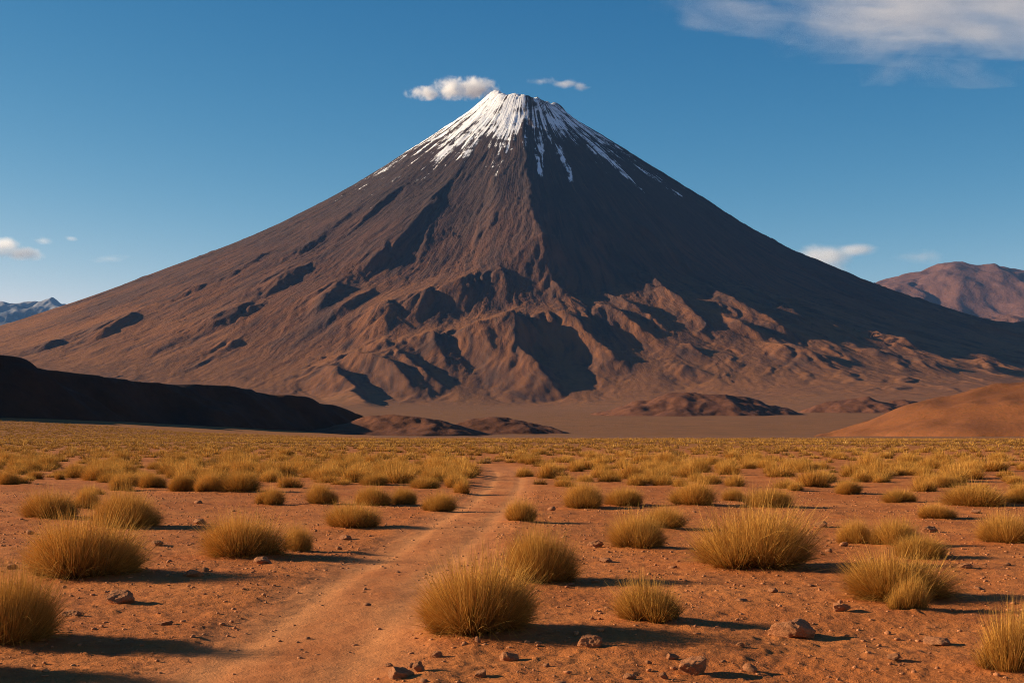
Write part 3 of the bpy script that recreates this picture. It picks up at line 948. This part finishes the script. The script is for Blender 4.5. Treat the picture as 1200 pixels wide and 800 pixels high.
# all the rest of the field as one mass
parts_v, parts_f, parts_b, parts_a, parts_t = [], [], [], [], []
PROTO = {n: [tuft_arrays(n, 970 + 13 * i + n, segs=s, width=w, spread=1.1) for i in range(6)] for n, s, w in ((420, 2, 0.032), (150, 2, 0.055), (40, 2, 0.11))}
base = 0
cand = np.array(cand)
cz = ground_height(cand[:, 0], cand[:, 1], False)
for (x, y, w, h), z in zip(cand, cz):
    n = 420 if y < 85 else (150 if y < 170 else 40)
    V, Fc, bl, al = PROTO[n][g.integers(0, 6)]
    a = g.uniform(0, 2 * np.pi); ca, sa = math.cos(a), math.sin(a)
    s = w / 1.62
    P = np.empty_like(V)
    P[:, 0] = x + s * (V[:, 0] * ca - V[:, 1] * sa)
    P[:, 1] = y + s * (V[:, 0] * sa + V[:, 1] * ca)
    P[:, 2] = z + h * V[:, 2]
    parts_v.append(P); parts_f.append(Fc + base); parts_b.append(np.clip(bl + g.normal(0, 0.2), 0, 1)); parts_a.append(al); parts_t.append(np.full(len(al), 1 - 0.75 * g.uniform() ** 1.6))
    base += len(V)
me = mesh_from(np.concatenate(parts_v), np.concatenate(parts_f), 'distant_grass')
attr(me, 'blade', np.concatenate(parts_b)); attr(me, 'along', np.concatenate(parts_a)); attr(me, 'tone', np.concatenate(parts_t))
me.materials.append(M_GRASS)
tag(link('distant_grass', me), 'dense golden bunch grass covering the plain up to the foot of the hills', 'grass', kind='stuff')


# ------------------------------------------------------------------ stones
def rock_mesh(seed, sub=4, flat=1.0):
    """an angular weathered stone of unit size: noise, then planes that chip its faces off"""
    import bmesh
    bm = bmesh.new()
    bmesh.ops.create_icosphere(bm, subdivisions=sub, radius=1.0)
    g = np.random.default_rng(seed)
    planes = []
    for _ in range(13):
        n = g.normal(0, 1, 3); n /= np.linalg.norm(n)
        planes.append((n, g.uniform(0.52, 0.88)))
    off = Vector(g.uniform(-50, 50, 3))
    for v in bm.verts:
        p = np.array(v.co)
        for n, d in planes:
            k = p @ n
            if k > d: p = p - n * (k - d) * 0.93
        q = Vector(p)
        f = 1 + 0.16 * mnoise.noise(q * 1.4 + off) + 0.10 * mnoise.noise(q * 3.4 + off) + 0.055 * mnoise.noise(q * 8 + off) + 0.03 * mnoise.noise(q * 19 + off)
        v.co = q * f
    me = bpy.data.meshes.new('rock')
    bm.to_mesh(me); bm.free()
    me.polygons.foreach_set('use_smooth', np.full(len(me.polygons), True))
    co = np.empty(len(me.vertices) * 3, np.float32); me.vertices.foreach_get('co', co); co = co.reshape(-1, 3)
    ext = np.abs(co).max(0)
    me.vertices.foreach_set('co', (co / ext).ravel()); me.update()
    me.materials.append(M_ROCK)
    return me


ROCKS = [rock_mesh(40 + i, 5) for i in range(8)]
PEB = [rock_mesh(80 + i, 2) for i in range(6)]
STONES = [
    (930, 746, 60, 26, 'largest boulder, orange and ridged, on bare soil in the right foreground'),
    (813, 788, 46, 23, 'pale squarish boulder near the bottom edge right of centre'),
    (691, 763, 31, 18, 'rounded rough stone in the shadow of the dense dome tuft'),
    (139, 713, 38, 18, 'rounded stone in front of the broad brown tuft on the left'),
    (467, 799, 36, 17, 'large pale stone on the bottom edge beside the track'),
    (491, 794, 16, 13, 'upright small stone touching the large pale one on the bottom edge'),
    (455, 782, 13, 6, 'small flat stone above the large pale one on the bottom edge'),
    (513, 774, 16, 8, 'dark flat stone left of the pale chip, below the dense dome tuft'),
    (596, 776, 26, 12, 'pointed flat stone with a long shadow below the dense dome tuft'),
    (564, 796, 18, 9, 'low round stone on the bottom edge below the pointed flat stone'),
    (560, 760, 8, 8, 'pale upright chip at the very foot of the dense dome tuft'),
    (739, 795, 18, 8, 'small stone on the bottom edge left of the pale squarish boulder'),
    (787, 774, 18, 9, 'flat stone touching the upper left of the pale squarish boulder'),
    (778, 795, 12, 8, 'pale pebble at the lower left of the squarish boulder'),
    (697, 639, 22, 9, 'reddish stone left of the bushy tuft right of the track'),
    (709, 654, 20, 6, 'flat slab on the soil just below the reddish stone'),
    (646, 599, 11, 5, 'little stone at the foot of the leaning tuft right of the track'),
    (430, 710, 11, 5, 'single little stone lying in the middle of the track'),
    (405, 633, 15, 8, 'pale stone at the foot of the low spreading tuft left of the track'),
    (397, 642, 9, 5, 'little stone below the pale one under the low spreading tuft'),
    (963, 618, 19, 9, 'sharp stone alone on bare soil right of the tall shaggy tuft'),
    (988, 638, 13, 6, 'small pale stone left of the joined pair of tufts'),
    (971, 644, 9, 5, 'tiny stone below the sharp one near the tall shaggy tuft'),
    (905, 698, 15, 6, 'flat stone midway between the tall shaggy tuft and the largest boulder'),
    (868, 707, 18, 5, 'thin flat stone left of the other flat one above the largest boulder'),
    (985, 720, 26, 11, 'broad slab half buried left of the double clump'),
    (1098, 750, 34, 12, 'low dark-sided stone between the double clump and the corner tuft'),
    (1046, 771, 20, 7, 'flat stone below the double clump on the right'),
    (968, 797, 20, 8, 'flat stone on the bottom edge below the largest boulder'),
    (1014, 797, 22, 8, 'cracked low stone on the bottom edge right of the flat one'),
    (1088, 623, 22, 9, 'dark stone on the soil behind the low wide tuft on the right'),
    (1132, 671, 22, 7, 'pale flat slab right of the low wide tuft near the right edge'),
    (1180, 664, 12, 4, 'small flat stone below the thick tuft at the right edge'),
    (1144, 604, 15, 5, 'stone in front of the long hedge-like tuft'),
    (84, 728, 26, 11, 'stone lower left of the rounded one in front of the broad brown tuft'),
    (229, 682, 24, 9, 'stone lying in the long shadow of the broad brown tuft'),
    (241, 674, 10, 6, 'pebble just above the stone in the long shadow on the left'),
    (309, 662, 24, 10, 'pale stone at the foot of the wide golden tuft left of the track'),
    (184, 642, 16, 7, 'little stone between the broad brown tuft and the wide golden tuft'),
    (233, 613, 18, 7, 'flat stone right of the bushy tuft on the left'),
    (232, 590, 10, 4, 'little stone below the row of four rounded tufts'),
    (194, 740, 22, 5, 'thin slab on the soil left of the track in the front'),
    (14, 668, 14, 11, 'dark stone above the shaded tuft at the left edge'),
    (35, 626, 11, 6, 'small stone left of the broad brown tuft, near the left edge'),
    (360, 748, 10, 4, 'small stone on the left border of the track in the front'),
    (760, 778, 9, 4, 'tiny stone left of the flat one touching the squarish boulder'),
    (640, 783, 9, 5, 'tiny stone below the rounded rough one'),
    (868, 760, 12, 5, 'small stone left of the largest boulder'),
]
occupied = []
for i, (px, py, w, h, lab) in enumerate(STONES):
    x, y = spot(px, py)
    wm, hm = w / F * y, h / F * y
    big = w > 22
    o = link('boulder' if w > 40 else 'stone', (ROCKS[i % 8] if w > 11 else PEB[i % 6]))
    yc = y + wm * 0.3
    x = (px - 600) / F * yc
    z = float(ground_height(np.array([x]), np.array([yc]))[0])
    o.scale = (wm / 2, wm / 2 * rng.uniform(0.7, 0.95), hm * 0.66)
    o.location = (x, yc, z + hm * 0.26)
    o.rotation_euler = (rng.uniform(-0.12, 0.12), rng.uniform(-0.12, 0.12), rng.choice([0, math.pi]) + rng.uniform(-0.35, 0.35))
    tag(o, lab, 'boulder' if w > 40 else 'stone', 'stones on the red soil')
    occupied.append((x, yc, wm))

# little stones strewn between the tufts
g = np.random.default_rng(123)
cnt = 0
while cnt < 130:
    y = math.sqrt(g.uniform(9.5 ** 2, 34 ** 2)); x = g.uniform(-0.37, 0.37) * y
    s = 0.022 + 0.05 * g.uniform() ** 2.2
    if abs(x - track_x(np.array([y]))[0]) < 0.9 and g.uniform() < 0.75: continue
    if any((x - tx) ** 2 + (y - ty_) ** 2 < (0.5 * tw_) ** 2 for tx, ty_, tw_, _, _ in TW): continue
    if any((x - ox) ** 2 + (y - oy) ** 2 < (0.7 * ow) ** 2 for ox, oy, ow in occupied): continue
    if fbm(np.array([x / 3.0]), np.array([y / 3.0]), 2, 701)[0] < g.uniform(-0.35, 0.2): continue
    o = link('stone', PEB[cnt % 6])
    z = float(ground_height(np.array([x]), np.array([y]))[0])
    f = g.uniform(0.3, 0.7)
    o.scale = (s, s * g.uniform(0.6, 1), s * f)
    o.location = (x, y, z + s * f * 0.3)
    o.rotation_euler = (g.uniform(-0.2, 0.2), g.uniform(-0.2, 0.2), g.uniform(0, 6.28))
    tx = track_x(np.array([y]))[0]
    if x < tx: tag(o, 'very small loose stone among many alike strewn over soil left of the track', 'stone', 'little stones strewn left of the track')
    else: tag(o, 'very small loose stone among many alike strewn over soil right of the track', 'stone', 'little stones strewn right of the track')
    occupied.append((x, y, s)); cnt += 1

# grit too fine to count
n = 34000
y = np.sqrt(g.uniform(8.5 ** 2, 45 ** 2, n)); x = g.uniform(-0.4, 0.4, n) * y
k = fbm(x / 2.2, y / 2.2, 3, 711) > g.uniform(-0.5, 0.3, n)
x, y = x[k], y[k]
z = ground_height(x, y)
pv, pf = [], []
base = 0
lowp = []
for me_ in [rock_mesh(120 + i_, 1) for i_ in range(5)]:
    co = np.empty(len(me_.vertices) * 3, np.float32); me_.vertices.foreach_get('co', co)
    fi = np.empty(len(me_.polygons) * 3, np.int32); me_.polygons.foreach_get('vertices', fi)
    lowp.append((co.reshape(-1, 3), fi.reshape(-1, 3)))
for i in range(len(x)):
    co, fi = lowp[i % 5]
    s = 0.006 + 0.030 * g.uniform() ** 4
    a = g.uniform(0, 6.28); ca, sa = math.cos(a), math.sin(a)
    P = co * np.array([s, s * g.uniform(0.6, 1), s * g.uniform(0.35, 0.8)])
    P = np.stack([P[:, 0] * ca - P[:, 1] * sa + x[i], P[:, 0] * sa + P[:, 1] * ca + y[i], P[:, 2] + z[i] + s * 0.15], -1)
    pv.append(P); pf.append(fi + base); base += len(co)
me = mesh_from(np.concatenate(pv), np.concatenate(pf), 'gravel')
me.materials.append(M_ROCK)
tag(link('gravel', me), 'fine gravel and clods strewn over the red soil', 'gravel', kind='stuff')


# ------------------------------------------------------------------ clouds: real volumes of air far beyond the volcano
def at(px, py, Y):
    return np.array([(px - 600) / F * Y, Y, EYE + (HOR - py) / F * Y])


def cloud(px0, py0, px1, py1, Y, depth, lobes, dens, nscale, label, stretch=(1, 1, 1), amp=1.5, thr=0.0, detail=7, rough=0.62, aniso=0.35, seed=0.0, soft=1.0):
    """lobes: (u, v, d, ru, rv, rd) in the unit box of the cloud; u to the right, v up, d away from the viewer"""
    c = at((px0 + px1) / 2, (py0 + py1) / 2, Y)
    sx = (px1 - px0) / 2 / F * Y; sz = (py1 - py0) / 2 / F * Y
    import bmesh
    bm = bmesh.new()
    bmesh.ops.create_icosphere(bm, subdivisions=4, radius=1.0)
    L = np.array(lobes, float)
    dirs = np.array([v.co for v in bm.verts])
    ts = np.linspace(0, 2.2, 221)
    for v, d in zip(bm.verts, dirs):
        P = ts[:, None] * d[None]
        q = np.stack([(P[:, 0, None] - L[:, 0]) / L[:, 3], (P[:, 1, None] - L[:, 2]) / L[:, 5], (P[:, 2, None] - L[:, 1]) / L[:, 4]], -1)
        f = (1 - np.linalg.norm(q, axis=-1)).max(1)
        ok = np.nonzero(f > -0.02)[0]
        v.co = Vector(d * (ts[ok[-1]] if len(ok) else 0.05))
    me = bpy.data.meshes.new('cloud'); bm.to_mesh(me); bm.free()
    me.polygons.foreach_set('use_smooth', np.full(len(me.polygons), True))
    t = NT('cloud_vapour')
    tc = t.n('ShaderNodeTexCoord').outputs['Object']
    fall = None
    for u, vv, dd, ru, rv, rd in lobes:
        q = t.vmath('MULTIPLY', t.vmath('SUBTRACT', tc, (u, dd, vv)), (1 / ru, 1 / rd, 1 / rv))
        f = t.math('SUBTRACT', 1.0, t.vmath('LENGTH', q))
        fall = f if fall is None else t.math('MAXIMUM', fall, f)
    ns = t.vmath('ADD', t.vmath('MULTIPLY', tc, (sx / sz * stretch[0], depth / sz * stretch[1], stretch[2])), (seed, seed * 0.7, seed * 1.3))
    nz = t.noise(ns, nscale, detail, rough, 0.35)
    d = t.math('ADD', t.math('MULTIPLY', fall, soft), t.math('MULTIPLY', t.math('SUBTRACT', nz, 0.5), amp))
    d = t.math('SUBTRACT', d, thr)
    d = t.ss(d, 0.0, 1.0)
    d = t.math('MULTIPLY', d, t.ss(fall, 0.0, 0.2))
    d = t.math('MULTIPLY', d, dens)
    pv_ = t.n('ShaderNodeVolumePrincipled')
    pv_.inputs['Color'].default_value = (1, 1, 1, 1)
    pv_.inputs['Anisotropy'].default_value = aniso
    t.l(d, pv_.inputs['Density'])
    t.l(pv_.outputs[0], t.out.inputs['Volume'])
    o = link('cloud', me, t.m)
    o.location = c; o.scale = (sx, depth, sz)
    return tag(o, label, 'cloud', 'clouds in the blue sky')


cloud(468, 86, 590, 122, 10800, 170, [(0.45, 0.0, 0, 0.52, 0.95, 0.9), (0.02, 0.02, 0, 0.50, 0.90, 0.8), (-0.50, -0.30, 0, 0.46, 0.55, 0.6), (0.82, -0.35, 0, 0.2, 0.5, 0.5)],
      0.030, 1.6, 'small bright white puffy cloud just left above the summit', amp=2.6, thr=0.12, seed=3.1, rough=0.66)
cloud(610, 86, 696, 110, 10900, 110, [(-0.45, 0.2, 0, 0.5, 0.7, 0.8), (0.2, -0.05, 0, 0.5, 0.6, 0.8), (0.65, -0.3, 0, 0.35, 0.6, 0.7)],
      0.012, 0.9, 'thin wisp of cloud just right above the summit', amp=2.2, thr=0.25, seed=8.2, stretch=(0.6, 0.6, 1))
cloud(-70, 272, 66, 310, 20500, 500, [(-0.3, 0.0, 0, 0.7, 0.9, 0.9), (0.35, -0.35, 0, 0.6, 0.55, 0.8), (0.1, 0.2, 0, 0.4, 0.6, 0.7)],
      0.006, 1.0, 'low white cloud at the left edge above the distant range', amp=1.9, thr=0.08, seed=1.7, stretch=(0.8, 0.8, 1))
cloud(905, 278, 1040, 338, 21500, 600, [(-0.2, 0.25, 0, 0.75, 0.65, 0.9), (0.45, 0.5, 0, 0.5, 0.32, 0.7), (-0.1, -0.35, 0, 0.5, 0.5, 0.8)],
      0.0036, 0.9, 'pale cloud partly behind the right slope of the volcano', amp=1.8, thr=0.1, seed=5.5, stretch=(0.45, 0.45, 1))
cloud(1030, 288, 1130, 314, 21800, 500, [(0.0, 0.0, 0, 0.95, 0.8, 0.9)],
      0.0011, 0.9, 'faint smear of cloud above the reddish mountains', amp=2.0, thr=0.2, seed=9.5, stretch=(0.3, 0.3, 1))
cloud(30, 274, 95, 290, 20800, 300, [(-0.4, 0.0, 0, 0.55, 0.8, 0.9), (0.6, 0.3, 0, 0.3, 0.5, 0.6)],
      0.0028, 0.9, 'tiny wisp of cloud right of the low white cloud', amp=2.0, thr=0.2, seed=2.5, stretch=(0.4, 0.4, 1))
cloud(90, 294, 170, 312, 21000, 300, [(0.0, 0.0, 0, 0.95, 0.8, 0.9)],
      0.0010, 0.9, 'barely visible streak of cloud above the left foot of the volcano', amp=2.0, thr=0.3, seed=12.5, stretch=(0.3, 0.3, 1))


def cirrus():
    """a wide sheet of ice cloud high on the right, drawn out in streaks"""
    z0 = 4000.0
    t = NT('cirrus_vapour')
    x0, x1, y0, y1, th = 900.0, 7500.0, 12300.0, 17200.0, 160.0
    import bmesh
    nx, ny = 40, 24
    X, Y = np.meshgrid(np.linspace(x0, x1, nx), np.linspace(y0, y1, ny))
    lump = 60 * fbm(X / 1500, Y / 900, 3, 811)
    # tapering lens: thick in the middle, thin at the rim
    e = np.clip(1 - np.maximum(np.abs((X - (x0 + x1) / 2) / ((x1 - x0) / 2)), np.abs((Y - (y0 + y1) / 2) / ((y1 - y0) / 2))), 0, 1)
    T = th * sm(e, 0, 0.2)
    top = np.stack([X, Y, z0 + lump + T], -1).reshape(-1, 3)
    bot = np.stack([X, Y, z0 + lump - T - 1], -1).reshape(-1, 3)
    Fg = grid_faces(ny, nx)
    nv = nx * ny
    rim = list(range(nx)) + [nx * i + nx - 1 for i in range(1, ny)] + [nx * (ny - 1) + i for i in range(nx - 2, -1, -1)] + [nx * i for i in range(ny - 2, 0, -1)]
    rf = np.array([(a, a + nv, b + nv, b) for a, b in zip(rim, rim[1:] + rim[:1])])
    me = mesh_from(np.concatenate([top, bot]), np.concatenate([Fg, Fg[:, ::-1] + nv, rf]), 'cloud')
    p = t.pos()
    rot = t.n('ShaderNodeMapping'); t.l(p, rot.inputs[0]); rot.inputs['Rotation'].default_value = (0, 0, math.radians(-6))
    q = rot.outputs[0]
    n1 = t.noise(t.scaled(q, (0.00030, 0.0012, 0.0008)), 1.0, 8, 0.64, 0.9)
    n2 = t.noise(t.scaled(q, (0.0008, 0.0046, 0.002)), 1.0, 8, 0.66, 0.6)
    sx = t.n('ShaderNodeSeparateXYZ'); t.l(p, sx.inputs[0])
    f = t.math('ADD', t.math('MULTIPLY', n1, 0.78), t.math('SUBTRACT', t.math('MULTIPLY', n2, 0.85), 0.215))
    # denser to the right; thinning out away from the viewer
    f = t.math('ADD', f, t.ss(sx.outputs[0], 1300, 4300, -0.19, 0.035))
    f = t.math('ADD', f, t.ss(sx.outputs[1], 14200, 15500, 0.0, -0.26))
    # a thin finger reaching out to the left
    ex = t.math('MULTIPLY', t.math('SUBTRACT', sx.outputs[1], t.math('ADD', 13300.0, t.math('MULTIPLY', t.math('SUBTRACT', sx.outputs[0], 1360.0), 0.5))), 1 / 130.0)
    fg = t.math('EXPONENT', t.math('MULTIPLY', t.math('MULTIPLY', ex, ex), -1.0))
    fg = t.math('MULTIPLY', fg, t.math('MULTIPLY', t.ss(sx.outputs[0], 1150, 1700), t.ss(sx.outputs[0], 3400, 2200)))
    f = t.math('ADD', f, t.math('MULTIPLY', fg, 0.24))
    # a lower streak on the far side
    e2 = t.math('MULTIPLY', t.math('SUBTRACT', sx.outputs[1], 15700.0), 1 / 150.0)
    e2 = t.math('EXPONENT', t.math('MULTIPLY', t.math('MULTIPLY', e2, e2), -1.0))
    f = t.math('ADD', f, t.math('MULTIPLY', t.math('MULTIPLY', e2, t.ss(sx.outputs[0], 3300, 5200)), 0.22))
    d = t.ss(f, 0.52, 0.80)
    edge = t.math('MULTIPLY', t.ss(sx.outputs[0], 1000, 1700), t.ss(sx.outputs[1], 17000, 16000))
    d = t.math('MULTIPLY', t.math('MULTIPLY', d, edge), 0.0018)
    pv_ = t.n('ShaderNodeVolumePrincipled')
    pv_.inputs['Color'].default_value = (1, 1, 1, 1)
    pv_.inputs['Anisotropy'].default_value = 0.35
    t.l(d, pv_.inputs['Density'])
    t.l(pv_.outputs[0], t.out.inputs['Volume'])
    o = link('cloud', me, t.m)
    tag(o, 'broad streaky veil of high cloud in the upper right corner', 'cloud', 'clouds in the blue sky')


cirrus()

# ------------------------------------------------------------------ air
t = NT('thin_blue_air')
pv_ = t.n('ShaderNodeVolumePrincipled')
pv_.inputs['Color'].default_value = (0.18, 0.46, 1.0, 1)
pv_.inputs['Density'].default_value = 0.8e-5
pv_.inputs['Anisotropy'].default_value = 0.0
t.l(pv_.outputs[0], t.out.inputs['Volume'])
bx = np.array([(x, y, z) for z in (-130.0, 2380.0) for x, y in ((-26000, -3000), (26000, -3000), (26000, 27000), (-26000, 27000))], float)
hf = np.array([(3, 2, 1, 0), (4, 5, 6, 7), (0, 1, 5, 4), (1, 2, 6, 5), (2, 3, 7, 6), (3, 0, 4, 7)])
me = mesh_from(bx, hf, 'haze', smooth=False)
tag(link('haze', me, t.m), 'thin blue haze filling the air over the plain', 'haze', kind='stuff')

# ------------------------------------------------------------------ light, sky, camera
w = bpy.data.worlds.new('World'); scene.world = w
w.use_nodes = True
nt = w.node_tree
bg = nt.nodes['Background']
sky = nt.nodes.new('ShaderNodeTexSky')
sky.sky_type = 'NISHITA'
sky.sun_disc = False
sky.sun_elevation = SUN_E
sky.sun_rotation = -(math.pi / 2 - SUN_A)
sky.altitude = 3200      # high desert air: thin and clean
sky.air_density = 0.7
sky.dust_density = 0.2
sky.ozone_density = 1.0
# deep high-altitude blue: each channel of the sky gets its own contrast
STR, EXPO = 0.05, 1.0
sep = nt.nodes.new('ShaderNodeSeparateColor'); comb = nt.nodes.new('ShaderNodeCombineColor')
nt.links.new(sky.outputs[0], sep.inputs[0])


def wmath(op, a, b):
    nd = nt.nodes.new('ShaderNodeMath'); nd.operation = op
    nt.links.new(a, nd.inputs[0]); nd.inputs[1].default_value = b
    return nd.outputs[0]


for ch, (gain, gam, top) in enumerate(((34.0, 2.65, 0.26), (2.85, 1.36, 0.41), (1.25, 0.85, 0.56))):
    v = wmath('MULTIPLY', sep.outputs[ch], STR * 2 ** 0.75)
    v = wmath('MINIMUM', v, top)
    v = wmath('MULTIPLY', wmath('POWER', v, gam), gain / (STR * 2 ** EXPO))
    nt.links.new(v, comb.inputs[ch])
nt.links.new(comb.outputs[0], bg.inputs[0])
bg.inputs[1].default_value = STR

sl = bpy.data.lights.new('sun', 'SUN')
sl.energy = 5.0
sl.angle = math.radians(0.5)
sl.color = (1.0, 0.80, 0.55)
so = bpy.data.objects.new('sun', sl); COL.objects.link(so)
so.rotation_euler = Vector(SUN_V).to_track_quat('Z', 'Y').to_euler()

cam = bpy.data.cameras.new('camera')
cam.lens = 50.0; cam.sensor_width = 36.0
cam.shift_y = (HOR - 400.0) / 1200.0
cam.clip_start = 0.1; cam.clip_end = 200000
co_ = bpy.data.objects.new('camera', cam); COL.objects.link(co_)
co_.location = (0, 0, EYE); co_.rotation_euler = (math.pi / 2, 0, 0)
scene.camera = co_

scene.view_settings.view_transform = 'Standard'
scene.view_settings.look = 'None'
scene.view_settings.gamma = 1.0
scene.view_settings.use_curve_mapping = False
scene.view_settings.exposure = EXPO
cy = scene.cycles
cy.filter_width = 1.0
cy.use_denoising = True
cy.denoising_prefilter = 'NONE'
cy.max_bounces = 8
cy.diffuse_bounces = 3
cy.transparent_max_bounces = 24
cy.volume_bounces = 6
cy.volume_step_rate = 0.35
cy.volume_max_steps = 256
